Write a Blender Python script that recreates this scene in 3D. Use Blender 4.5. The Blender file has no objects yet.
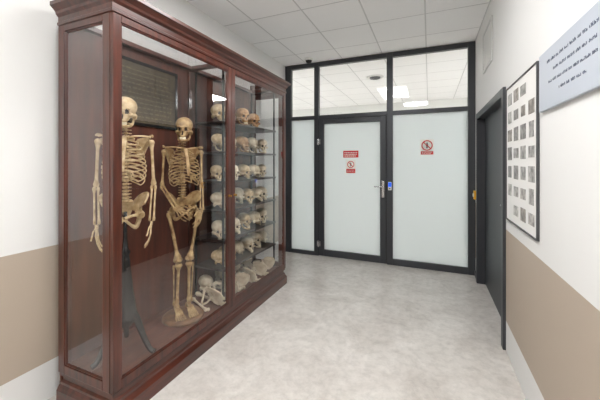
import bpy, bmesh, math, random
import numpy as np
from mathutils import Vector, Matrix
random.seed(7)
scene = bpy.context.scene
col = scene.collection
scene.view_settings.view_transform = 'Standard'
scene.view_settings.look = 'None'
H = 1.5

# ---------------------------------------------------------------- materials
def s2l(c):
    return tuple(((v/255)/12.92 if v/255 <= .04045 else ((v/255+.055)/1.055)**2.4) for v in c)+(1.0,)

def mat(name, rgb, rough=.5, metal=0, noise=0, scale=8, stretch=(1,1,1), bump=0, emis=None, estr=0, coat=0, rgb2=None, spec=.5):
    m = bpy.data.materials.new(name); m.use_nodes = True
    nt = m.node_tree; b = nt.nodes['Principled BSDF']
    b.inputs['Base Color'].default_value = s2l(rgb)
    b.inputs['Roughness'].default_value = rough
    b.inputs['Metallic'].default_value = metal
    b.inputs['Specular IOR Level'].default_value = spec
    b.inputs['Coat Weight'].default_value = coat
    b.inputs['Coat Roughness'].default_value = .1
    if noise or rgb2 or bump:
        tc = nt.nodes.new('ShaderNodeTexCoord'); mp = nt.nodes.new('ShaderNodeMapping')
        mp.inputs['Scale'].default_value = stretch
        n = nt.nodes.new('ShaderNodeTexNoise'); n.inputs['Scale'].default_value = scale
        n.inputs['Detail'].default_value = 6
        nt.links.new(tc.outputs['Object'], mp.inputs[0]); nt.links.new(mp.outputs[0], n.inputs['Vector'])
        if noise or rgb2:
            r = nt.nodes.new('ShaderNodeValToRGB')
            r.color_ramp.elements[0].position = .3; r.color_ramp.elements[1].position = .7
            c2 = rgb2 if rgb2 else tuple(max(0, v*(1-noise)) for v in rgb)
            r.color_ramp.elements[0].color = s2l(c2); r.color_ramp.elements[1].color = s2l(rgb)
            nt.links.new(n.outputs['Fac'], r.inputs[0]); nt.links.new(r.outputs[0], b.inputs['Base Color'])
        if bump:
            bp = nt.nodes.new('ShaderNodeBump'); bp.inputs['Strength'].default_value = bump
            bp.inputs['Distance'].default_value = .005
            nt.links.new(n.outputs['Fac'], bp.inputs['Height']); nt.links.new(bp.outputs[0], b.inputs['Normal'])
    if emis:
        b.inputs['Emission Color'].default_value = s2l(emis); b.inputs['Emission Strength'].default_value = estr
    return m

def glass_mat(name, base=.045):
    """clear sheet glass: mirror reflection weighted by viewing angle, otherwise see-through"""
    m = bpy.data.materials.new(name); m.use_nodes = True; nt = m.node_tree
    m.surface_render_method='BLENDED'; m.diffuse_color=(1,1,1,.1)
    b = nt.nodes['Principled BSDF']
    b.inputs['Base Color'].default_value=(1,1,1,1); b.inputs['Metallic'].default_value=1; b.inputs['Roughness'].default_value=0
    b.inputs['Alpha'].default_value=.1
    lw = nt.nodes.new('ShaderNodeLayerWeight'); lw.inputs[0].default_value = .5
    p = nt.nodes.new('ShaderNodeMath'); p.operation = 'POWER'; p.inputs[1].default_value = 4.0
    ma = nt.nodes.new('ShaderNodeMath'); ma.operation = 'MULTIPLY_ADD'; ma.inputs[1].default_value = .9; ma.inputs[2].default_value = base
    nt.links.new(lw.outputs['Facing'], p.inputs[0]); nt.links.new(p.outputs[0], ma.inputs[0])
    nt.links.new(ma.outputs[0], b.inputs['Alpha'])
    return m

def frosted_mat():
    m = bpy.data.materials.new('frosted_glass'); m.use_nodes = True; nt = m.node_tree
    b = nt.nodes['Principled BSDF']
    b.inputs['Base Color'].default_value = s2l((242,246,246)); b.inputs['Roughness'].default_value = .22
    out = nt.nodes['Material Output']
    tr = nt.nodes.new('ShaderNodeBsdfTranslucent'); tr.inputs[0].default_value = s2l((242,248,248))
    mx = nt.nodes.new('ShaderNodeMixShader'); mx.inputs[0].default_value = .45
    nt.links.new(b.outputs[0], mx.inputs[1]); nt.links.new(tr.outputs[0], mx.inputs[2]); nt.links.new(mx.outputs[0], out.inputs[0])
    return m

def wall_mat(lo=.24, hi=.965):
    m = bpy.data.materials.new('wall_paint'); m.use_nodes = True; nt = m.node_tree
    b = nt.nodes['Principled BSDF']; b.inputs['Roughness'].default_value = .65
    g = nt.nodes.new('ShaderNodeNewGeometry'); s = nt.nodes.new('ShaderNodeSeparateXYZ')
    a = nt.nodes.new('ShaderNodeMath'); a.operation = 'GREATER_THAN'; a.inputs[1].default_value = lo
    c = nt.nodes.new('ShaderNodeMath'); c.operation = 'LESS_THAN'; c.inputs[1].default_value = hi
    k = nt.nodes.new('ShaderNodeMath'); k.operation = 'MULTIPLY'
    mx = nt.nodes.new('ShaderNodeMix'); mx.data_type = 'RGBA'
    mx.inputs[6].default_value = s2l((231,231,229)); mx.inputs[7].default_value = s2l((182,168,152))
    nt.links.new(g.outputs['Position'], s.inputs[0])
    nt.links.new(s.outputs[2], a.inputs[0]); nt.links.new(s.outputs[2], c.inputs[0])
    nt.links.new(a.outputs[0], k.inputs[0]); nt.links.new(c.outputs[0], k.inputs[1])
    nt.links.new(k.outputs[0], mx.inputs[0]); nt.links.new(mx.outputs[2], b.inputs['Base Color'])
    n = nt.nodes.new('ShaderNodeTexNoise'); n.inputs['Scale'].default_value = 120
    bp = nt.nodes.new('ShaderNodeBump'); bp.inputs['Strength'].default_value = .08; bp.inputs['Distance'].default_value = .003
    nt.links.new(g.outputs['Position'], n.inputs['Vector']); nt.links.new(n.outputs[0], bp.inputs['Height']); nt.links.new(bp.outputs[0], b.inputs['Normal'])
    return m

def ceiling_mat():
    m = bpy.data.materials.new('ceiling_tiles'); m.use_nodes = True; nt = m.node_tree
    b = nt.nodes['Principled BSDF']; b.inputs['Roughness'].default_value = .8
    g = nt.nodes.new('ShaderNodeNewGeometry')
    mp = nt.nodes.new('ShaderNodeMapping'); mp.inputs['Location'].default_value = (.04, .03, 0)
    br = nt.nodes.new('ShaderNodeTexBrick'); br.offset = 0; br.squash = 1
    br.inputs['Scale'].default_value = 1; br.inputs['Brick Width'].default_value = .6; br.inputs['Row Height'].default_value = .6
    br.inputs['Mortar Size'].default_value = .008; br.inputs['Mortar Smooth'].default_value = 0
    br.inputs['Color1'].default_value = s2l((252,252,252)); br.inputs['Color2'].default_value = s2l((249,249,249))
    br.inputs['Mortar'].default_value = s2l((214,214,214))
    nt.links.new(g.outputs['Position'], mp.inputs[0]); nt.links.new(mp.outputs[0], br.inputs['Vector']); nt.links.new(br.outputs[0], b.inputs['Base Color'])
    return m

def floor_mat():
    m = bpy.data.materials.new('vinyl_floor'); m.use_nodes = True; nt = m.node_tree
    b = nt.nodes['Principled BSDF']; b.inputs['Roughness'].default_value = .27
    g = nt.nodes.new('ShaderNodeNewGeometry')
    n = nt.nodes.new('ShaderNodeTexNoise'); n.inputs['Scale'].default_value = 2.6; n.inputs['Detail'].default_value = 10; n.inputs['Roughness'].default_value = .72; n.inputs['Distortion'].default_value=.6
    r = nt.nodes.new('ShaderNodeValToRGB'); e = r.color_ramp.elements
    e[0].position = .34; e[0].color = s2l((194,188,181)); e[1].position = .64; e[1].color = s2l((220,216,210))
    n2 = nt.nodes.new('ShaderNodeTexNoise'); n2.inputs['Scale'].default_value = 16; n2.inputs['Detail'].default_value = 7; n2.inputs['Roughness'].default_value=.7
    r2 = nt.nodes.new('ShaderNodeValToRGB'); e = r2.color_ramp.elements
    e[0].position = .36; e[0].color = (.83,.83,.83,1); e[1].position = .56; e[1].color = (1,1,1,1)
    mx = nt.nodes.new('ShaderNodeMix'); mx.data_type = 'RGBA'; mx.blend_type = 'MULTIPLY'; mx.inputs[0].default_value = .8
    nt.links.new(g.outputs['Position'], n.inputs['Vector']); nt.links.new(g.outputs['Position'], n2.inputs['Vector'])
    nt.links.new(n.outputs[0], r.inputs[0]); nt.links.new(n2.outputs[0], r2.inputs[0])
    nt.links.new(r.outputs[0], mx.inputs[6]); nt.links.new(r2.outputs[0], mx.inputs[7]); nt.links.new(mx.outputs[2], b.inputs['Base Color'])
    return m

M_wall = wall_mat(); M_ceil = ceiling_mat(); M_floor = floor_mat()
M_plain = mat('white_plaster', (230,231,228), .7)
M_wood = mat('mahogany_varnish', (90,41,26), .3, rgb2=(52,23,15), scale=5, stretch=(6,6,.6), coat=.4)
M_woodh = mat('mahogany_varnish_horizontal', (90,41,26), .3, rgb2=(52,23,15), scale=5, stretch=(6,.6,6), coat=.4)
M_back = mat('stained_back_board', (100,53,37), .5, rgb2=(68,35,25), scale=4, stretch=(4,5,.5))
M_cabfloor = mat('cabinet_floor_board', (108,64,47), .5, rgb2=(78,45,33), scale=5, stretch=(5,.6,5))
M_shelf = mat('dark_shelf_board', (58,44,38), .35, noise=.3, scale=6)
M_glass = glass_mat('clear_glass', .10)
M_tglass = glass_mat('transom_glass', .08)
M_frost = frosted_mat()
M_frame = mat('graphite_aluminium', (62,64,68), .4, metal=.3)
M_leaf = mat('charcoal_door_leaf', (54,57,62), .45)
M_gasket = mat('black_gasket', (22,22,24), .6)
M_chrome = mat('brushed_steel', (200,200,202), .25, metal=1)
M_bone = mat('bone_cream', (224,203,164), .5, rgb2=(172,142,98), scale=25, bump=.2)
M_bone2 = mat('bone_yellowed', (202,174,126), .5, rgb2=(136,102,64), scale=22, bump=.2)
M_bonew = mat('bone_pale', (234,223,200), .5, rgb2=(198,178,146), scale=22, bump=.2)
M_boneb = mat('bone_brown', (200,162,114), .5, rgb2=(142,98,60), scale=20, bump=.2)
M_socket_shade = mat('bone_cavity_shade', (54,37,26), .8)  # dark brown paints the shade inside the eye and nose hollows
M_tooth = mat('tooth_enamel', (236,226,198), .3)
M_black = mat('black_lacquer', (20,19,20), .22, coat=.4)
M_iron = mat('dark_iron', (38,36,36), .35, metal=.5)
M_white = mat('white_plastic', (235,235,232), .4)
M_red = mat('sign_red', (206,30,36), .4)
M_signw = mat('sign_white', (240,238,232), .4)
M_blk = mat('sign_black', (25,25,25), .5)
M_blue = mat('blue_indicator', (30,80,220), .3, emis=(40,110,255), estr=.8)
M_yel = mat('yellow_plastic', (236,176,30), .4)
M_plaque = mat('plaque_blue_grey', (188,195,205), .35, metal=.05)
M_ink = mat('plaque_ink', (84,92,112), .5)
M_board = mat('old_chart_bronze', (96,84,60), .6, rgb2=(66,57,42), scale=18, stretch=(1,1,1))
M_boardink = mat('chart_ink', (150,138,104), .8)
M_pframe = mat('dark_grey_frame', (66,66,68), .4)
M_paper = mat('poster_paper', (242,241,238), .5)
M_brass = mat('aged_brass', (168,128,62), .35, metal=1)
M_led = mat('led_diffuser', (255,255,255), .5, emis=(253,252,252), estr=15)
M_led2 = mat('led_diffuser_bright', (255,255,255), .5, emis=(253,252,252), estr=48)
photo_cols = [(196,194,190),(210,206,200),(168,166,162),(218,216,210),(182,175,166),(202,200,196)]
M_ph = [mat('print_tone', c, .5, noise=.45, scale=28) for c in photo_cols]

# ---------------------------------------------------------------- mesh helpers
def box(bm, x0,x1,y0,y1,z0,z1, mi=0):
    x0,x1=sorted((x0,x1)); y0,y1=sorted((y0,y1)); z0,z1=sorted((z0,z1))
    v=[bm.verts.new(c) for c in [(x0,y0,z0),(x1,y0,z0),(x1,y1,z0),(x0,y1,z0),(x0,y0,z1),(x1,y0,z1),(x1,y1,z1),(x0,y1,z1)]]
    for f in [(0,3,2,1),(4,5,6,7),(0,1,5,4),(1,2,6,5),(2,3,7,6),(3,0,4,7)]:
        bm.faces.new([v[i] for i in f]).material_index = mi

def catmull(P, R, n):
    if n<=1 or len(P)<3: return P,R
    out=[];ro=[]
    for i in range(len(P)-1):
        p0=P[max(i-1,0)];p1=P[i];p2=P[i+1];p3=P[min(i+2,len(P)-1)]
        for k in range(n):
            t=k/n
            out.append(.5*((2*p1)+(p2-p0)*t+(2*p0-5*p1+4*p2-p3)*t*t+(3*p1-p0-3*p2+p3)*t**3))
            ro.append(R[i]*(1-t)+R[i+1]*t)
    out.append(P[-1]); ro.append(R[-1]); return out,ro

def tube(bm, pts, rad, seg=8, n=4, flat=1.0, up=None, mi=0):
    P=[Vector(p) for p in pts]
    R=list(rad) if hasattr(rad,'__len__') else [rad]*len(P)
    P,R=catmull(P,R,n)
    T=[]
    for i in range(len(P)):
        a=P[max(i-1,0)]; b=P[min(i+1,len(P)-1)]
        T.append((b-a).normalized())
    u=Vector(up) if up else (Vector((0,0,1)) if abs(T[0].z)<.9 else Vector((1,0,0)))
    u=(u-T[0]*u.dot(T[0])).normalized()
    rings=[]
    for i,p in enumerate(P):
        u=(u-T[i]*u.dot(T[i])).normalized(); w=T[i].cross(u)
        rings.append([bm.verts.new(p+(u*math.cos(a)+w*math.sin(a)*flat)*R[i]) for a in [2*math.pi*k/seg for k in range(seg)]])
    for a,b in zip(rings,rings[1:]):
        for k in range(seg):
            f=bm.faces.new([a[k],a[(k+1)%seg],b[(k+1)%seg],b[k]]); f.smooth=True; f.material_index=mi
    for r,rev in ((rings[0],True),(rings[-1],False)):
        f=bm.faces.new(r[::-1] if rev else r); f.material_index=mi

def ball(bm, c, r, seg=12, rings=8, mi=0, rot=None):
    r=(r,r,r) if not hasattr(r,'__len__') else r
    m=Matrix.Translation(c)@(rot if rot else Matrix())@Matrix.Diagonal((*r,1))
    res=bmesh.ops.create_uvsphere(bm,u_segments=seg,v_segments=rings,radius=1,matrix=m)
    for v in res['verts']:
        for f in v.link_faces: f.smooth=True; f.material_index=mi

def lathe(bm, prof, c=(0,0,0), seg=32, mi=0, smooth=True, axis='z'):
    rings=[]
    def P(r,z,a):
        x,y=r*math.cos(a),r*math.sin(a)
        if axis=='z': return (c[0]+x,c[1]+y,c[2]+z)
        if axis=='y': return (c[0]+x,c[1]+z,c[2]+y)
        return (c[0]+z,c[1]+x,c[2]+y)
    for r,z in prof:
        rings.append([bm.verts.new(P(max(r,1e-4),z,2*math.pi*k/seg)) for k in range(seg)])
    for a,b in zip(rings,rings[1:]):
        for k in range(seg):
            f=bm.faces.new([a[k],a[(k+1)%seg],b[(k+1)%seg],b[k]]); f.smooth=smooth; f.material_index=mi
    bm.faces.new(rings[0][::-1]).material_index=mi; bm.faces.new(rings[-1]).material_index=mi

def mould(bm, x0,x1,y0,y1, prof):
    """mitred moulding round three sides; back edge x0 stays straight"""
    rings=[]
    for o,z in prof:
        rings.append([bm.verts.new(p) for p in [(x0,y0-o,z),(x1+o,y0-o,z),(x1+o,y1+o,z),(x0,y1+o,z)]])
    for a,b in zip(rings,rings[1:]):
        for k in range(3):
            bm.faces.new([a[k],a[k+1],b[k+1],b[k]])
    return rings

def finish(bm, name, mats, parent=None, bevel=0, recalc=True, world=False):
    if recalc: bmesh.ops.recalc_face_normals(bm, faces=bm.faces)
    if world and parent is not None:
        bmesh.ops.translate(bm, verts=bm.verts, vec=-Vector(parent.location))
    me=bpy.data.meshes.new(name); bm.to_mesh(me); bm.free()
    for m in (mats if isinstance(mats,(list,tuple)) else [mats]): me.materials.append(m)
    o=bpy.data.objects.new(name,me); col.objects.link(o)
    if parent is not None: o.parent=parent
    if bevel:
        md=o.modifiers.new('bevel','BEVEL'); md.width=bevel; md.segments=2; md.limit_method='ANGLE'
    return o

def empty(name, loc, label, category, group=None, rotz=0):
    o=bpy.data.objects.new(name,None); o.empty_display_size=.1; col.objects.link(o)
    o.location=loc; o.rotation_euler=(0,0,rotz)
    tag(o,label,category,group); return o
def tag(o,label,category,group=None):
    o['label']=label; o['category']=category
    if group: o['group']=group
def struct(o): o['kind']='structure'; return o
def NB(): return bmesh.new()

# ---------------------------------------------------------------- room
XL=-2.22; XR=.5625; YB=4.62; ZC=3.1; YF=-3.0
FL,FR,FB=-5.2,3.6,8.6          # extents of the room beyond the partition
b=NB(); box(b,FL-.1,FR+.1,YF-.1,FB+.1,-.1,0); struct(finish(b,'floor',M_floor))
b=NB(); box(b,FL-.1,FR+.1,YF-.1,FB+.1,ZC,ZC+.1); struct(finish(b,'ceiling',M_ceil))
b=NB(); box(b,XL-.1,XL,YF,YB+.1,0,ZC); struct(finish(b,'wall_left',M_wall))
DY0,DY1,DZ=2.88,4.40,2.10
b=NB()
box(b,XR,XR+.2,YF,DY0,0,ZC); box(b,XR,XR+.2,DY1,YB+.1,0,ZC); box(b,XR,XR+.2,DY0,DY1,DZ,ZC)
struct(finish(b,'wall_right',M_wall))
b=NB(); box(b,XL,XR,YF-.1,YF,0,ZC); struct(finish(b,'wall_front',M_wall))
b=NB(); box(b,FL,FR,FB,FB+.1,0,ZC); struct(finish(b,'wall_back',M_plain))
b=NB(); box(b,FL-.1,FL,YB,FB,0,ZC); box(b,FL,XL-.1,YB,YB+.1,0,ZC); struct(finish(b,'wall_far_left',M_plain))
b=NB(); box(b,FR,FR+.1,YB,FB,0,ZC); box(b,XR+.2,FR,YB,YB+.1,0,ZC); struct(finish(b,'wall_far_right',M_plain))

# led ceiling panels; the last two are unseen, added to backlight the frosted panes
for i,(x,y,ll,mm) in enumerate([(-.75,1.95,.6,M_led),(-.35,.35,.3,M_led2),(-.75,-1.6,.6,M_led),(-3.6,5.9,.6,M_led2),(1.7,5.9,.6,M_led2)]):
    e=empty('ceiling_light',(x,y,ZC),'white recessed LED ceiling panel with slim frame','ceiling light','LED ceiling panels')
    b=NB(); w=.3; l=ll
    for a in ((-w-.015,-w,-l-.015,l+.015),(w,w+.015,-l-.015,l+.015),(-w,w,-l-.015,-l),(-w,w,l,l+.015)):
        box(b,*a,-.012,0)
    finish(b,'light_frame',M_white,e)
    b=NB(); box(b,-w,w,-l,l,-.008,-.001); finish(b,'light_diffuser',mm,e)

# ---------------------------------------------------------------- partition (window / door structure)
px_l0,px_l1=XL,-2.115
mA0,mA1=-1.707,-1.63
mB0,mB1=-.575,-.49
r0,r1=.475,XR
TZ0,TZ1=2.185,2.245
yp0,yp1=YB,YB+.07
b=NB()
for x0,x1 in ((px_l0,px_l1),(mA0,mA1),(mB0,mB1),(r0,r1)): box(b,x0,x1,yp0,yp1,0,ZC)
for x0,x1 in ((px_l1,mA0),(mA1,mB0),(mB1,r0)):
    box(b,x0,x1,yp0,yp1,TZ0,TZ1); box(b,x0,x1,yp0,yp1,ZC-.07,ZC)
box(b,px_l1,mA0,yp0,yp1,0,.06); box(b,mB1,r0,yp0,yp1,0,.09)
struct(finish(b,'trim_1',M_frame,bevel=.004))
k=1
for x0,x1,z0,z1,m in ((px_l1,mA0,TZ1,ZC-.07,M_tglass),(mA1,mB0,TZ1,ZC-.07,M_tglass),(mB1,r0,TZ1,ZC-.07,M_tglass),
                      (px_l1,mA0,.06,TZ0,M_frost),(mB1,r0,.09,TZ0,M_frost)):
    b=NB()
    if m is M_frost: box(b,x0,x1,yp0+.03,yp0+.036,z0,z1)
    else:
        b.faces.new([b.verts.new(c) for c in ((x0,yp0+.033,z0),(x1,yp0+.033,z0),(x1,yp0+.033,z1),(x0,yp0+.033,z1))])
    o=struct(finish(b,'window_%d'%k,m)); k+=1
# glazed door leaf
door=bpy.data.objects.new('door_1',None); col.objects.link(door); door.location=(mA1,YB,0); struct(door)
dx0,dx1=mA1+.008,mB0-.008; dz0,dz1=.012,TZ0-.008
b=NB()
st=.085
box(b,dx0,dx0+st,YB-.012,YB+.055,dz0,dz1); box(b,dx1-st,dx1,YB-.012,YB+.055,dz0,dz1)
box(b,dx0+st,dx1-st,YB-.012,YB+.055,dz0,dz0+.10); box(b,dx0+st,dx1-st,YB-.012,YB+.055,dz1-.075,dz1)
struct(finish(b,'door_frame',M_frame,door,.004,world=True))
b=NB(); box(b,dx0+st,dx1-st,YB+.018,YB+.024,dz0+.10,dz1-.075); struct(finish(b,'door_pane',M_frost,door,world=True))
b=NB()
for x in (dx0-.003,dx1+.003): box(b,x-.005,x+.005,YB-.006,YB+.01,dz0,dz1)
box(b,dx0,dx1,YB-.006,YB+.01,dz1-.001,dz1+.007)
struct(finish(b,'door_seal',M_gasket,door,world=True))
for z in (.2,1.82):
    b=NB(); lathe(b,[(.011,-.05),(.013,-.045),(.013,.045),(.011,.05)],(dx0-.004,YB-.02,z),16)
    box(b,dx0-.03,dx0+.03,YB-.016,YB-.011,z-.04,z+.04)
    struct(finish(b,'hinge',M_chrome,door,world=True))
# handle: plate + lever
hxp=dx1-.042
b=NB(); box(b,hxp-.02,hxp+.02,YB-.02,YB-.011,.98,1.22)
struct(finish(b,'handle_plate',M_chrome,door,.003,world=True))
b=NB(); tube(b,[(hxp,YB-.015,1.14),(hxp,YB-.05,1.14),(hxp-.02,YB-.062,1.14),(hxp-.12,YB-.062,1.138)],[.011,.010,.010,.009],12,4)
lathe(b,[(.018,-.004),(.018,.006)],(hxp,YB-.024,1.14),20,axis='y')
struct(finish(b,'handle',M_chrome,door,world=True))
# reader
rd=empty('card_reader',((mB0+mB1)/2+.005,YB,1.09),'white card reader with glowing blue lens on graphite door post','card reader')
b=NB(); box(b,-.024,.024,-.024,-.001,0,.12); finish(b,'reader_body',M_white,rd,.005)
b=NB(); box(b,-.021,.021,-.028,-.0245,.05,.112); finish(b,'reader_lens',M_blue,rd)
b=NB(); lathe(b,[(.010,-.0005),(.009,-.004),(.004,-.006)],(0,-.024,.025),20,axis='y'); finish(b,'reader_button',M_gasket,rd)

# ---------------------------------------------------------------- signs
def ring(bm,c,r,w,y0,y1,mi,seg=40):
    for k in range(seg):
        a0,a1=2*math.pi*k/seg,2*math.pi*(k+1)/seg
        pts=[]
        for (a,rr) in ((a0,r),(a1,r),(a1,r-w),(a0,r-w)):
            pts.append((c[0]+rr*math.cos(a),c[1]+rr*math.sin(a)))
        v=[bm.verts.new((x,y0,z)) for x,z in pts]
        bm.faces.new(v).material_index=mi
def prohib(name,cx,z0,w,h,label,style):
    e=empty(name,(cx,YB+ (.018 if cx<mB0 else .03),z0),label,'sign')
    b=NB(); box(b,-w/2,w/2,-.003,-.0005,0,h); finish(b,'sign_board',M_signw if style!='text' else M_red,e)
    if style=='text':
        b=NB()
        for r in range(3):
            z=h*(.72-.25*r); x=-w*.42
            while x<w*.36:
                l=random.uniform(.012,.03); box(b,x,min(x+l,w*.42),-.004,-.0032,z-.007,z+.007); x+=l+.008
        finish(b,'sign_lettering',M_signw,e)
    else:
        y=-.0045
        if style=='round': rr=w*.42; c=(0,h-rr-.012); top=h-2*rr-.02
        else: c=(0,h*.66); rr=w*.36; top=h*.34
        b=NB(); ring(b,c,rr,rr*.2,y,y,0)
        s=rr*.80; t=rr*.09; d=.7071
        v=[b.verts.new((c[0]+a*d*s+bb*d*t, y-.0004, c[1]-a*d*s+bb*d*t)) for a,bb in ((-1,-1),(1,-1),(1,1),(-1,1))]
        b.faces.new(v); finish(b,'prohibition_symbol',M_red,e,recalc=False)
        b=NB(); ball(b,(c[0],y+.0002,c[1]+rr*.42),(rr*.14,.0006,rr*.14))
        box(b,c[0]-rr*.18,c[0]+rr*.18,y-.0002,y+.0008,c[1]-rr*.12,c[1]+rr*.25)
        box(b,c[0]-rr*.15,c[0]-rr*.03,y-.0002,y+.0008,c[1]-rr*.55,c[1]-rr*.12); box(b,c[0]+rr*.03,c[0]+rr*.15,y-.0002,y+.0008,c[1]-rr*.55,c[1]-rr*.12)
        finish(b,'figure_symbol',M_blk,e)
        b=NB(); box(b,-w*.46,w*.46,-.0042,-.0031,.008,top); finish(b,'sign_band',M_red,e)
        b=NB()
        for r in range(2):
            z=.008+(top-.008)*(.68-.36*r); x=-w*.38
            while x<w*.3:
                l=random.uniform(.01,.025); box(b,x,min(x+l,w*.38),-.0056,-.0044,z-.003,z+.003); x+=l+.007
        finish(b,'sign_lettering',M_signw,e)
def onback(px,py):
    u=(px-300)/306; z=YB/(.921+.389*u); return z*(-.389+.921*u), H-(py-162)/306*z
x,z=onback(350.5,157.5); prohib('warning_sign',x,z,.235,.105,'red rectangular notice with white lettering on frosted door','text')
x,z=onback(350.5,173.5); prohib('prohibition_sign',x,z,.15,.21,'small white and red prohibition sign on frosted door','fig')
x,z=onback(427,155); prohib('prohibition_sign',x,z,.175,.22,'white no-entry sign with red circle on frosted panel','round')

# ---------------------------------------------------------------- right wall door
e=bpy.data.objects.new('door_2',None); col.objects.link(e); e.location=(XR,(DY0+DY1)/2,0); struct(e)
b=NB(); fo=-.022
box(b,XR+fo,XR+.14,DY0-.0,DY0+.07,0,DZ); box(b,XR+fo,XR+.14,DY1-.07,DY1,0,DZ); box(b,XR+fo,XR+.14,DY0+.07,DY1-.07,DZ-.07,DZ)
struct(finish(b,'door_frame',M_frame,e,.004,world=True))
b=NB(); box(b,XR+.07,XR+.11,DY0+.07,DY1-.07,.008,DZ-.07); struct(finish(b,'door_leaf',M_leaf,e,.002,world=True))
b=NB(); ym=DY0+.17
box(b,XR+.060,XR+.07,ym-.02,ym+.02,.98,1.2); tube(b,[(XR+.066,ym,1.12),(XR+.03,ym,1.12),(XR+.02,ym+.02,1.12),(XR+.02,ym+.12,1.12)],.009,12,4)
struct(finish(b,'handle',M_chrome,e,world=True))
b=NB()
box(b,XR-.012,XR,DY1,YB,0,.07); struct(finish(b,'baseboard_right',M_frame))

# yellow emergency switch on strip of wall
e=empty('emergency_button',(XR,4.50,1.02),'small yellow emergency door release box on white wall','emergency button')
b=NB(); box(b,-.035,-.001,-.045,.045,0,.11); finish(b,'button_housing',M_yel,e,.004)
b=NB(); lathe(b,[(.026,0),(.026,-.006),(.02,-.012)],(-.035,0,.055),24,axis='x'); finish(b,'push_button',M_white,e)

# vent high on right wall
e=empty('wall_vent',(XR,3.68,2.48),'white louvred ventilation grille high on white wall','air vent')
b=NB(); W=.26;Hh=.43
for a in ((-W,-W+.03,0,Hh),(W-.03,W,0,Hh),(-W+.03,W-.03,0,.03),(-W+.03,W-.03,Hh-.03,Hh)): box(b,-.014,-.001,*a)
finish(b,'vent_frame',mat('vent_grey',(208,208,206),.4),e,.002)
b=NB()
for i in range(12):
    z=.045+i*.03; box(b,-.010,-.001,-W+.03,W-.03,z,z+.018)
finish(b,'vent_louvre',M_white,e)

# ---------------------------------------------------------------- framed photo poster
e=empty('framed_poster',(XR,2.44,1.06),'thin dark frame with rows of small photographs on white mount','picture frame')
py0,py1,pz1=-.37,.37,1.0; fr=.010
b=NB()
box(b,-.016,-.001,py0,py0+fr,0,pz1); box(b,-.016,-.001,py1-fr,py1,0,pz1); box(b,-.016,-.001,py0+fr,py1-fr,0,fr); box(b,-.016,-.001,py0+fr,py1-fr,pz1-fr,pz1)
finish(b,'picture_frame',M_pframe,e,.002)
b=NB(); box(b,-.010,-.001,py0+fr,py1-fr,fr,pz1-fr); finish(b,'mount_board',M_paper,e)
rows,cols_=7,4
for r in range(rows):
    for c in range(cols_):
        if (r,c) in ((0,0),(6,3)): continue
        cy=py0+.11+c*.173; cz=pz1-.10-r*.133
        w=random.choice([.045,.055,.06]); h=random.choice([.034,.042,.047])
        b=NB(); box(b,-.0125,-.0102,cy-w,cy+w,cz-h,cz+h); finish(b,'photograph',random.choice(M_ph),e)

# plaque with text
e=empty('wall_plaque',(XR,1.60,1.765),'large pale blue-grey plaque with dark engraved lettering on white wall','sign')
b=NB(); box(b,-.018,-.001,-.42,.42,0,.30); finish(b,'plaque_board',M_plaque,e,.003)
for r,(a,c,hh) in enumerate(((-.3,.30,.008),(-.20,.22,.007),(-.26,.28,.007),(-.12,.14,.007))):
    b=NB()
    z=.235-r*.052; y=a
    while y<c:
        n=random.randint(3,8)
        for q in range(n):
            t=random.choice([.6,1,1,1.25]); box(b,-.0192,-.0182,y,y+.0025,z-hh,z-hh+2*hh*t*.8)
            box(b,-.0192,-.0182,y+.0025,y+.007,z-hh*random.choice([-.4,1,.2]),z-hh*random.choice([-.4,1,.2])+.003)
            y+=.0105
            if y>c: break
        y+=.012
    finish(b,'plaque_lettering',M_ink,e)

# dome camera at ceiling
e=empty('dome_camera',(-1.72,4.42,ZC),'small dark dome camera with white ring on tiled ceiling','security camera')
b=NB(); lathe(b,[(.065,0),(.065,-.02),(.055,-.03)],(0,0,0)); finish(b,'camera_base',M_white,e)
b=NB(); ball(b,(0,0,-.03),(.05,.05,.045)); finish(b,'camera_dome',M_blk,e)
e=empty('ceiling_vent',(-.94,5.85,ZC),'round grey ceiling air diffuser beyond the glass partition','air vent')
b=NB(); lathe(b,[(.16,0),(.15,-.02),(.12,-.02),(.115,-.006)],(0,0,0)); finish(b,'vent_rim',M_white,e)
b=NB(); 
for r in (.1,.07,.04): 
    lathe(b,[(r,-.008),(r-.006,-.03),(r-.016,-.03),(r-.012,-.008)],(0,0,0))
finish(b,'vent_cone',M_frame,e)

# ---------------------------------------------------------------- display cabinet
xb,xf,y0,y1=-2.13,-1.635,1.17,3.42
ym=(y0+y1)/2
cab=empty('display_cabinet',((xb+xf)/2,ym,0),'tall dark mahogany museum display cabinet with glass sides and doors','display cabinet')
FZ=.215
b=NB()
R=mould(b,xb,xf-.02,y0+.02,y1-.02,[(0,0),(.03,0),(.03,.085),(.022,.1),(.012,.115),(.012,.13),(.0,.14),(.0,.165),(.012,.17),(.012,.185),(0,.19),(-.02,.195)])
finish(b,'plinth',M_woodh,cab,world=True)
b=NB(); box(b,xb+.012,xf-.045,y0+.045,y1-.045,.17,FZ); finish(b,'cabinet_floor',M_cabfloor,cab,world=True)
b=NB(); box(b,xb,xb+.012,y0+.01,y1-.01,.1,2.40)
finish(b,'back_panel',M_back,cab,world=True)
for y in (ym-.03,):
    b=NB(); box(b,xb+.0122,xb+.03,y,y+.06,FZ,2.36); finish(b,'back_batten',M_wood,cab,.003,world=True)
for (xa,xc,ya,yc) in ((xf-.045,xf-.012,y0+.012,y0+.045),(xf-.045,xf-.012,y1-.045,y1-.012),(xb+.012,xb+.05,y0+.012,y0+.05),(xb+.012,xb+.05,y1-.05,y1-.012),(xf-.055,xf-.024,ym-.025,ym+.025)):
    b=NB(); box(b,xa,xc,ya,yc,.19,2.38); finish(b,'post',M_wood,cab,.003,world=True)
b=NB()
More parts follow.
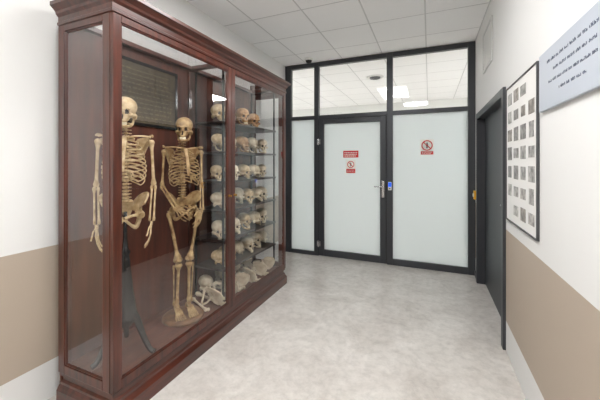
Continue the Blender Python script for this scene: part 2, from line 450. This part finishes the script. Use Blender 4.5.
for a in ((xb,xf-.012,y0+.012,y0+.08),(xb,xf-.012,y1-.08,y1-.012),(xb+.0,xb+.06,y0+.08,y1-.08),(xf-.08,xf-.012,y0+.08,y1-.08),(xb+.06,xf-.08,ym-.03,ym+.03)):
    box(b,*a,2.375,2.405)
finish(b,'top_frame',M_woodh,cab,world=True)
for a,c in ((y0+.08,ym-.03),(ym+.03,y1-.08)):
    b=NB(); b.faces.new([b.verts.new(p) for p in ((xb+.06,a,2.39),(xf-.08,a,2.39),(xf-.08,c,2.39),(xb+.06,c,2.39))]); finish(b,'top_pane',M_glass,cab,world=True)
b=NB()
prof=[(0,2.345),(.010,2.35),(.010,2.365),(.004,2.37),(.004,2.40),(.018,2.415),(.022,2.43),(.045,2.452),(.05,2.456),(.05,2.478),(-.03,2.482),(-.03,2.40)]
mould(b,xb,xf-.004,y0+.004,y1-.004,prof)
finish(b,'cornice',M_woodh,cab,world=True)
def panel_frame(parent,axis,fixed,thk,a0,a1,z0,z1,sw,rb,rt,pname='door'):
    def bx(b,a,c,z,zz,t0=0,t1=None):
        t1=thk if t1 is None else t1
        if axis=='y': box(b,fixed-t1,fixed-t0,a,c,z,zz)
        else: box(b,a,c,fixed+t0,fixed+t1,z,zz)
    b=NB(); bx(b,a0,a0+sw,z0,z1); bx(b,a1-sw,a1,z0,z1); f1=b
    bx(b,a0+sw,a1-sw,z0,z0+rb); bx(b,a0+sw,a1-sw,z1-rt,z1)
    bd=.010
    bx(b,a0+sw,a0+sw+bd,z0+rb,z1-rt,.006,thk-.004); bx(b,a1-sw-bd,a1-sw,z0+rb,z1-rt,.006,thk-.004)
    bx(b,a0+sw+bd,a1-sw-bd,z0+rb,z0+rb+bd,.006,thk-.004); bx(b,a0+sw+bd,a1-sw-bd,z1-rt-bd,z1-rt,.006,thk-.004)
    m=thk/2
    return f1,(a0+sw+.004,a1-sw-.004,z0+rb+.004,z1-rt-.004,m)
DZ0,DZ1=.192,2.345
for (a,c,kn) in ((y0+.004,ym-.002,ym-.04),(ym+.002,y1-.004,ym+.04)):
    d=bpy.data.objects.new('cabinet_door',None); col.objects.link(d); d.parent=cab
    f,(pa,pc,za,zc,m)=panel_frame(cab,'y',xf,.024,a,c,DZ0,DZ1,.05,.055,.04)
    f2=finish(f,'door_frame',M_wood,d,.003); f2.data.transform(Matrix.Translation(-Vector(cab.location)))
    b=NB(); b.faces.new([b.verts.new(p) for p in ((xf-m,pa,za),(xf-m,pc,za),(xf-m,pc,zc),(xf-m,pa,zc))])
    g=finish(b,'glass_pane',M_glass,d); g.data.transform(Matrix.Translation(-Vector(cab.location)))
    b=NB(); lathe(b,[(.012,0),(.012,.003),(.006,.006),(.005,.014),(.010,.018),(.009,.024)],(xf,kn,1.2),16,axis='x')
    g=finish(b,'knob',M_brass,d); g.data.transform(Matrix.Translation(-Vector(cab.location)))
for ys,sgn in ((y0+.0,1),(y1-.024,1)):
    f,(pa,pc,za,zc,m)=panel_frame(cab,'x',ys,.024,xb,xf-.0245,DZ0,DZ1,.06,.055,.04)
    finish(f,'side_frame',M_wood,cab,.003,world=True)
    b=NB(); b.faces.new([b.verts.new(p) for p in ((pa,ys+m,za),(pc,ys+m,za),(pc,ys+m,zc),(pa,ys+m,zc))])
    finish(b,'side_pane',M_glass,cab,world=True)
SH=[.50,.77,1.045,1.32,1.60,1.885]
sx0,sx1,sy0,sy1=xb+.035,xf-.11,ym+.035,y1-.055
for z in SH:
    b=NB(); box(b,sx0,sx1,sy0,sy1,z-.02,z); finish(b,'shelf',M_shelf,cab,.002,world=True)
for (x,y) in ((sx1-.02,sy0+.012),(sx1-.02,sy1-.012),(sx0+.012,sy0+.012),(sx0+.012,sy1-.012)):
    b=NB(); box(b,x-.008,x+.008,y-.008,y+.008,FZ,2.372); finish(b,'shelf_upright',M_iron,cab,world=True)
e=empty('wall_chart',(xb+.014,1.80,1.81),'dark framed old bronze-brown lettered plaque on red-brown board','chart')
b=NB(); box(b,0,.006,-.30,.30,0,.46); finish(b,'chart_sheet',M_board,e)
b=NB()
for a in ((-.325,-.30,-.025,.485),(.30,.325,-.025,.485),(-.30,.30,-.025,0),(-.30,.30,.46,.485)): box(b,0,.014,*a)
finish(b,'chart_frame',M_black,e,.002)
for r in range(11):
    b=NB()
    z=.41-r*.036; y=-.26+.03*random.random()
    while y<.22+.03*random.random():
        l=random.uniform(.012,.045); 
        q=y
        while q<y+l: box(b,.0061,.0066,q,q+.003,z-.006,z+random.choice([.001,.003,.006])); q+=.0085
        y+=l+.018
    finish(b,'chart_lettering',M_boardink,e)

# ---------------------------------------------------------------- skull
def ell(P,c,r):
    q=(P-np.array(c))/np.array(r); return (np.linalg.norm(q,axis=1)-1)*min(r)
def smin(a,b,k):
    h=np.clip(.5+.5*(b-a)/k,0,1); return b*(1-h)+a*h-k*h*(1-h)
def smax(a,b,k): return -smin(-a,-b,k)
SUB=[((.031,-.092,-.010),(.0185,.034,.0165),.004),((-.031,-.092,-.010),(.0185,.034,.0165),.004),((0,-.100,-.038),(.0105,.028,.015),.003)]
def skull_sdf(P):
    d=ell(P,(0,.022,.032),(.070,.088,.066))
    d=smin(d,ell(P,(0,-.02,.035),(.060,.062,.052)),.02)
    d=smin(d,ell(P,(0,-.045,-.030),(.042,.040,.045)),.018)
    for s in (1,-1):
        d=smin(d,ell(P,(s*.050,-.052,-.030),(.013,.026,.013)),.012)
        d=smin(d,ell(P,(s*.062,-.015,-.028),(.007,.03,.007)),.008)
        d=smin(d,ell(P,(s*.055,.02,-.035),(.014,.016,.022)),.012)
        d=smin(d,ell(P,(s*.028,-.078,.010),(.022,.010,.009)),.01)
    d=smin(d,ell(P,(0,-.068,-.062),(.027,.026,.020)),.014)
    d=smin(d,ell(P,(0,-.086,-.018),(.007,.012,.014)),.006)
    for s in (1,-1):
        d=smax(d,-ell(P,(s*.083,-.045,.0),(.022,.026,.026)),.012)
    for c,r,k in SUB: d=smax(d,-ell(P,c,r),k)
    return d
def build_skull(nu=72,nv=54):
    c=np.array((0,-.015,-.0)); dirs=[]
    for j in range(1,nv):
        t=math.pi*j/nv
        for i in range(nu):
            a=2*math.pi*i/nu; dirs.append((math.sin(t)*math.sin(a),-math.sin(t)*math.cos(a),math.cos(t)))
    dirs+= [(0,0,1),(0,0,-1)]
    D=np.array(dirs); r=np.full(len(D),.15); done=np.zeros(len(D),bool)
    while r.max()>.015 and not done.all():
        d=skull_sdf(c+D*r[:,None]); done|=(d<=0)|(r<.015); r=np.where(done,r,r-.0012)
    P=c+D*r[:,None]
    bm=NB(); V=[bm.verts.new(p) for p in P]; top,bot=V[-2],V[-1]
    def g(j,i): return V[(j-1)*nu+i%nu]
    for j in range(1,nv-1):
        for i in range(nu): bm.faces.new([g(j,i),g(j+1,i),g(j+1,i+1),g(j,i+1)])
    for i in range(nu):
        bm.faces.new([top,g(1,i),g(1,i+1)]); bm.faces.new([bot,g(nv-1,i+1),g(nv-1,i)])
    for f in bm.faces:
        f.smooth=True; m=np.array(f.calc_center_median())[None]
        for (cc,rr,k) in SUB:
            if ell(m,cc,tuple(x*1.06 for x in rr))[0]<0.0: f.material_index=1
    for i in range(12):
        a=(i-5.5)/5.5*1.25; x=.023*math.sin(a); y=-.066-.024*math.cos(a)
        ball(bm,(x,y,-.083),(.0036,.0034,.0075),6,5,mi=2)
    return bm
def build_jaw():
    bm=NB()
    for s in (1,-1):
        tube(bm,[(s*.052,.002,-.028),(s*.051,.0,-.05),(s*.047,-.012,-.082),(s*.038,-.045,-.098),(s*.022,-.078,-.105),(0,-.090,-.106)],[.006,.011,.014,.012,.012,.013],8,4,flat=.55,up=(0,1,0))
    for i in range(10):
        a=(i-4.5)/4.5*1.15; x=.022*math.sin(a); y=-.064-.023*math.cos(a)
        ball(bm,(x,y,-.096),(.0034,.0032,.007),6,5,mi=1)
    return bm
def transform_bm(bm,M): bmesh.ops.transform(bm,matrix=M,verts=bm.verts)
tmp=build_skull(); skull_me=bpy.data.meshes.new('skull'); tmp.to_mesh(skull_me); tmp.free()
tmp=build_jaw(); bmesh.ops.recalc_face_normals(tmp,faces=tmp.faces); jaw_me=bpy.data.meshes.new('jaw'); tmp.to_mesh(jaw_me); tmp.free()
def skull_meshes(m):
    a=skull_me.copy(); [a.materials.append(x) for x in (m,M_socket_shade,M_tooth)]
    c=jaw_me.copy(); [c.materials.append(x) for x in (m,M_tooth)]
    return a,c

# ---------------------------------------------------------------- skeleton bones
def long_bone(bm,a,b_,r,e1,e2,bow=0):
    a=Vector(a); b_=Vector(b_); mid=(a+b_)/2+Vector((0,-bow,0))
    tube(bm,[a,a.lerp(b_,.06),a.lerp(b_,.18)+(mid-(a+b_)/2)*.5,mid,a.lerp(b_,.82)+(mid-(a+b_)/2)*.5,a.lerp(b_,.94),b_],[e1*.7,e1,r*1.05,r,r*1.1,e2,e2*.7],10,3)
def hand_bm(bm,w,tip,lat,curl=0.02):
    w=Vector(w); tip=Vector(tip); d=(tip-w); L=d.length; d.normalize(); l=Vector(lat); l=(l-d*l.dot(d)).normalized(); nrm=d.cross(l)
    for i in range(2):
        for j in range(4): ball(bm,w+l*(-.018+.012*j)+d*(.008+.013*i),.0085,8,6)
    for j,(f,s) in enumerate(((-.030,.88),(-.010,.98),(.010,1.0),(.028,.90))):
        p0=w+l*f*.6+d*.03; p1=w+l*f*1.15+d*L*.48*s; p2=w+l*f*1.3+d*L*.72*s+nrm*curl*.3; p3=w+l*f*1.35+d*L*.88*s+nrm*curl*.8; p4=w+l*f*1.3+d*L*1.0*s+nrm*curl*1.5
        tube(bm,[p0,p0.lerp(p1,.5),p1],[.006,.0038,.0062],7,3)
        for a,c in ((p1,p2),(p2,p3),(p3,p4)): tube(bm,[a,a.lerp(c,.5),c],[.0055,.0036,.0045],7,2)
    p0=w+l*.02+d*.02; p1=w+l*.05+d*L*.25+nrm*.01; p2=w+l*.062+d*L*.42+nrm*.015; p3=w+l*.066+d*L*.55+nrm*.02
    for a,c in ((p0,p1),(p1,p2),(p2,p3)): tube(bm,[a,a.lerp(c,.5),c],[.0065,.0042,.0055],7,2)
def hipbone(bm,s,c=Vector((0,0,0))):
    hip=Vector((s*.085,0,.90))
    crest=[Vector((s*.118,-.078,.985)),Vector((s*.133,-.05,1.02)),Vector((s*.138,-.01,1.045)),Vector((s*.122,.035,1.05)),Vector((s*.085,.070,1.03)),Vector((s*.045,.088,.985)),Vector((s*.042,.078,.945))]
    low=[Vector((s*.092,-.045,.925)),Vector((s*.098,-.032,.93)),Vector((s*.098,-.012,.935)),Vector((s*.092,.012,.935)),Vector((s*.082,.03,.93)),Vector((s*.06,.05,.925)),Vector((s*.048,.062,.925))]
    N=6; grid=[]
    for k in range(N+1):
        t=k/N
        row=[]
        for a,b_ in zip(low,crest):
            p=a.lerp(b_,t); p=p+Vector((s*-.014*math.sin(math.pi*t),0,0)); row.append(p)
        grid.append(row)
    for side in (0,1):
        off=Vector((s*.0035*(1 if side else -1),0,0)); vv=[[bm.verts.new(p+off) for p in row] for row in grid]
        for i in range(N):
            for j in range(6):
                f=bm.faces.new([vv[i][j],vv[i][j+1],vv[i+1][j+1],vv[i+1][j]]); f.smooth=True
    tube(bm,crest,[.006,.007,.008,.008,.008,.007,.006],8,4)
    ball(bm,hip+Vector((s*.006,0,.005)),(.028,.030,.030))
    tube(bm,[hip+Vector((0,-.02,.01)),(s*.05,-.062,.91),(s*.006,-.078,.895)],[.014,.009,.012],8,4)
    tube(bm,[hip+Vector((0,.015,-.01)),(s*.075,.03,.85),(s*.06,.018,.82),(s*.035,-.03,.845),(s*.006,-.072,.885)],[.018,.016,.017,.009,.010],8,4)
    tube(bm,[low[0],(s*.09,-.03,.91),hip],[.01,.014,.02],8,3)
    tube(bm,[low[5],(s*.07,.04,.91),hip+Vector((0,.01,0))],[.01,.014,.02],8,3)

def skeleton(name,loc,rotz,m,label,zbase=0,legs=True,pose='hang',scale=1.0,head_turn=0,lean=0):
    root=empty(name,loc,label,'skeleton',rotz=rotz); root.scale=(scale,)*3; root.rotation_euler=(0,lean,rotz)
    T=Matrix.Translation((0,0,-zbase))
    def part(bm,nm,par=root,mats=m):
        transform_bm(bm,T) ; return finish(bm,nm,mats,par)
    sm,jm=skull_meshes(m)
    so=bpy.data.objects.new('skull',sm); col.objects.link(so); so.parent=root; so.location=(0,-.015,1.605-zbase); so.rotation_euler=(math.radians(4),0,head_turn)
    jo=bpy.data.objects.new('jaw',jm); col.objects.link(jo); jo.parent=so
    b=NB(); n=24
    for i in range(n):
        t=i/(n-1); z=1.53-(1.53-1.0)*t
        y=.025+.022*math.sin(t*math.pi*1.0)*(1 if t<.75 else .6)-.02*math.sin(max(0,t-.6)*math.pi/.4)*1.0-.012*(1-t)**6
        r=.011+.012*t
        lathe(b,[(r*.8,-.0085),(r,-.007),(r*.88,0),(r,.007),(r*.8,.0085)],(0,y,z),10)
        tube(b,[(0,y+r*.6,z),(0,y+.045,z-.012)],[.005,.003],6,1)
        for s in (1,-1): tube(b,[(s*r*.6,y+.01,z),(s*(.03+.004*math.sin(9*t)),y+.022,z)],[.005,.0035],6,1)
    tube(b,[(0,.035,1.0),(0,.06,.97),(0,.078,.92),(0,.072,.88),(0,.06,.86)],[.044,.046,.032,.014,.006],10,3,flat=.35,up=(1,0,0))
    part(b,'spine')
    b=NB()
    W=[.052,.078,.098,.110,.118,.124,.128,.128,.125,.118,.105,.085]; Dp=[.05,.066,.08,.09,.096,.10,.10,.098,.094,.085,.075,.06]
    for i in range(12):
        zb=1.445-.0265*i; drop=.03+.009*i if i<10 else .05
        tend=[165,168,168,168,167,165,162,150,138,124,88,66][i]
        pts=[]
        N=14
        for k in range(N+1):
            t=math.radians(6+ (tend-6)*k/N)
            pts.append((W[i]*math.sin(t)*1.0, .045+.004*0 - Dp[i]*(1-math.cos(t)) *1.0+ .02*math.sin(t), zb-drop*(1-math.cos(t))/2-.01*math.sin(t)))
        if 7<=i<=9:
            pts.append((.055-.006*(i-7),pts[-1][1]-.012,pts[-1][2]+.03)); pts.append((.022,-.118,1.205))
        for s in (1,-1):
            tube(b,[(s*p[0],p[1],p[2]) for p in pts],[.0062]*len(pts),6,1,flat=.55,up=(0,0,1))
    tube(b,[(0,-.052,1.425),(0,-.075,1.39),(0,-.11,1.32),(0,-.138,1.24),(0,-.14,1.20)],[.022,.016,.014,.016,.005],8,3,flat=.4,up=(1,0,0))
    part(b,'rib_cage')
    for s in (1,-1):
        b=NB(); tube(b,[(s*.018,-.055,1.425),(s*.06,-.07,1.435),(s*.11,-.035,1.44),(s*.152,-.005,1.435)],[.009,.0065,.006,.008],8,4); part(b,'collarbone')
        b=NB()
        A=[Vector((s*.15,.01,1.405)),Vector((s*.135,.055,1.43)),Vector((s*.07,.078,1.425)),Vector((s*.058,.09,1.38)),Vector((s*.08,.10,1.27)),Vector((s*.125,.06,1.36))]
        ctr=Vector((s*.10,.083,1.37))
        for off in (-.002,.002):
            cv=b.verts.new(ctr+Vector((0,off,0))); vs=[b.verts.new(p+Vector((0,off,0))) for p in A]
            for k in range(6): b.faces.new([cv,vs[k],vs[(k+1)%6]])
        tube(b,A+[A[0]],.0045,6,2); tube(b,[(s*.062,.092,1.40),(s*.11,.09,1.42),(s*.155,.035,1.45),(s*.165,-.005,1.44)],[.004,.006,.007,.008],8,3)
        part(b,'shoulder_blade')
    b=NB()
    for s in (1,-1): hipbone(b,s)
    part(b,'pelvis')
    for s in (1,-1):
        S=Vector((s*.158,.01,1.40))
        if pose=='hang':
            E=Vector((s*.172,.03,1.10)); Wt=Vector((s*.160,-.02,.86)); Tp=Vector((s*.150,-.05,.685)); lat=(0,-1,0)
        else:
            E=Vector((s*.168,.03,1.11)); Wt=Vector((s*.105,-.14,.945)) ; Tp=Vector((s*.005,-.20,.84)); lat=(0,0,1)
            if s==1: Wt=Vector((.125,-.10,.90)); Tp=Vector((.06,-.17,.76))
        b=NB(); ball(b,S,.021); long_bone(b,S,E,.0095,.017,.019)
        ax=(Wt-E).normalized(); sd=ax.cross(Vector((0,1,0))).normalized()*.011
        long_bone(b,E+sd,Wt+sd*1.2,.0062,.010,.011); long_bone(b,E-sd,Wt-sd*1.1,.0058,.012,.008)
        a_=part(b,'arm')
        b=NB(); hand_bm(b,Wt,Tp,lat,.02*s); part(b,'hand',a_)
    if legs:
        for s in (1,-1):
            Hp=Vector((s*.092,0,.905)); G=Vector((s*.125,.0,.885)); K=Vector((s*.05,-.012,.475)); A=Vector((s*.05,.02,.085))
            b=NB(); ball(b,Hp,.022); tube(b,[Hp,Hp.lerp(G,.6),G],[.014,.013,.018],10,3); long_bone(b,G,K,.0135,.021,.033,bow=.015)
            ball(b,K+Vector((s*.018,.006,-.002)),(.021,.028,.022)); ball(b,K+Vector((-s*.018,.006,-.002)),(.021,.028,.022)); ball(b,K+Vector((0,-.035,.005)),(.018,.01,.02))
            long_bone(b,K+Vector((-s*.006,0,-.03)),A,.0125,.033,.02); long_bone(b,K+Vector((s*.032,.012,-.045)),A+Vector((s*.024,.008,-.01)),.006,.011,.011)
            l_=part(b,'leg')
            b=NB(); ball(b,A+Vector((0,.0,-.018)),(.022,.028,.018)); ball(b,A+Vector((0,.035,-.045)),(.018,.032,.024)); ball(b,A+Vector((s*.006,-.035,-.035)),(.026,.026,.018))
            for j in range(5):
                x0_=A.x+ (j-2)*.0105; x1_=A.x+(j-2)*.017+s*.004; yy=-.125+ (abs(j-(2-s*1.5)))*.006+A.y
                tube(b,[(x0_,A.y-.045,.045),(x0_*.5+x1_*.5,A.y-.09,.03),(x1_,yy,.014)],[.009,.006,.0085],7,3)
                tube(b,[(x1_,yy,.013),(x1_,yy-.018,.012),(x1_,yy-.034,.008)],[.008,.0055,.006],7,2)
            part(b,'foot',l_)
    return root

SX=-1.88
s1=(SX-.005,1.44)
sk1=skeleton('human_skeleton',(s1[0],s1[1],FZ+.82+.02),math.atan2(.72,.69),M_bone,'cream human skeleton without legs mounted on black tripod stand',zbase=.82,legs=False,pose='hang',head_turn=-.1)
e=empty('skeleton_stand',(s1[0],s1[1],FZ),'black turned stand with three splayed iron legs','stand')
b=NB(); lathe(b,[(.012,.17),(.05,.19),(.07,.23),(.074,.28),(.062,.35),(.050,.42),(.042,.50),(.034,.56),(.030,.62),(.024,.66),(.034,.68),(.020,.70),(.013,.78),(.012,.95)],(0,0,0),24)
finish(b,'stand_column',M_black,e)
for k in range(3):
    a=math.radians(20+120*k); c,s=math.cos(a),math.sin(a)
    b=NB(); tube(b,[(c*.015,s*.015,.32),(c*.075,s*.075,.24),(c*.125,s*.125,.12),(c*.17,s*.17,.035),(c*.205,s*.205,.017)],[.028,.024,.019,.016,.017],10,4); finish(b,'stand_leg',M_black,e)
s2=(SX+.0,1.965)
sk2=skeleton('human_skeleton',(s2[0],s2[1],FZ+.03),math.atan2(.86,.50),M_bone2,'yellowed full human skeleton standing with hands folded in front',legs=True,pose='fold',scale=.955,head_turn=-.45)
e=empty('skeleton_stand',(s2[0],s2[1],FZ),'round wooden base under a standing skeleton','stand')
b=NB(); lathe(b,[(.165,0),(.165,.015),(.155,.024),(.145,.027)],(0,0,0),40); finish(b,'stand_base',mat('pale_wood_base',(140,102,68),.4,noise=.3,scale=12),e)

# ---------------------------------------------------------------- skulls on the shelves
SK={k:skull_meshes(m) for k,m in (('w',M_bonew),('c',M_bone),('b',M_boneb))}
LB={'w':'pale','c':'cream','b':'brown'}
def place_skull(x,y,z,ang,kind,jaw,sc=1.0,tilt=0,group='skulls on cabinet shelves',ys=1.0):
    a,c=SK[kind]
    o=bpy.data.objects.new('human_skull',a); col.objects.link(o)
    low=.118 if jaw else .089
    o.location=(x,y,z+low*sc); o.rotation_euler=(tilt,0,ang); o.scale=(sc,sc*ys,sc)
    if jaw:
        j=bpy.data.objects.new('jaw',c); col.objects.link(j); j.parent=o
    tag(o,('%s human skull with lower jaw resting on a dark shelf' if jaw else '%s human skull without lower jaw resting on a dark shelf')%LB[kind],'skull',group)
    return o
random.seed(23)
for si,z in enumerate(SH[:5]):
    n=[6,5,6,5,5][si]
    for i in range(n):
        y=sy0+.085+i*(sy1-sy0-.18)/(n-1)+random.uniform(-.012,.012)*(0<i<n-1)
        x=sx1-.13+random.uniform(-.02,.015)
        ang=random.choice([math.pi/2-random.uniform(-.3,.9), math.pi/2-random.uniform(-.3,.9), random.uniform(2.3,3.3)])
        kind=random.choice('wwwccb' if si>2 else 'wwwc'); jaw=random.random()<.22
        place_skull(x,y,z,ang,kind,jaw,random.uniform(.80,.94),ys=random.uniform(.93,1.03))
for i,(yy,k) in enumerate(((.09,'c'),(.50,'b'),(.72,'b'))):
    place_skull(sx1-.13,sy0+yy,SH[5],1.1,k,i==1,.95)

def bone_mesh_long(L,r,e):
    b=NB(); long_bone(b,(0,-L/2,0),(0,L/2,0),r,e,e*1.15); ball(b,(.018,-L/2+.002,0),e*.9,10,7); bmesh.ops.recalc_face_normals(b,faces=b.faces)
    me=bpy.data.meshes.new('long_bone'); b.to_mesh(me); b.free(); me.materials.append(M_bonew); return me
me_f=bone_mesh_long(.40,.013,.021); me_h=bone_mesh_long(.29,.010,.017)
b=NB(); hipbone(b,1); bmesh.ops.translate(b,verts=b.verts,vec=(-.09,0,-.93)); bmesh.ops.recalc_face_normals(b,faces=b.faces)
me_p=bpy.data.meshes.new('hip_bone'); b.to_mesh(me_p); b.free(); me_p.materials.append(M_bonew)
random.seed(5)
def loose(name,me,loc,rot,label,cat):
    o=bpy.data.objects.new(name,me); col.objects.link(o); o.location=loc; o.rotation_euler=rot; tag(o,label,cat,'loose bones on the cabinet floor'); return o
yy=ym-.16
for i in range(9):
    loose('long_bone',me_f if i%2 else me_h,(-1.90+random.uniform(-.03,.05),yy+.02+i*.125,FZ+.022),(0,0,math.radians(90-35*random.random()+(20 if i%2 else 0))),'pale long limb bone lying on the cabinet floor','bone')
for i in range(6):
    loose('hip_bone',me_p,(-1.80,ym-.06+i*.185,FZ+.088),(math.radians(90),math.radians(0),math.radians(60+25*(i%3))),'pale hip bone lying on the cabinet floor','bone')
for i in range(4):
    o=place_skull(-2.02,ym+.12+i*.24,FZ,1.2-.3*i,'w',False,.9,group='skulls on the cabinet floor'); o['label']='pale human skull on the cabinet floor among loose bones'

# ---------------------------------------------------------------- world + camera
w=bpy.data.worlds.new('world'); scene.world=w; w.use_nodes=True
w.node_tree.nodes['Background'].inputs[0].default_value=(.8,.85,.9,1); w.node_tree.nodes['Background'].inputs[1].default_value=.3
cam=bpy.data.cameras.new('camera'); co=bpy.data.objects.new('camera',cam); col.objects.link(co); scene.camera=co
cam.sensor_width=36; cam.lens=306/600*36; cam.shift_y=-38/600; cam.clip_start=.05
co.location=(0,0,H); co.rotation_euler=(math.radians(90),0,math.radians(22.9))
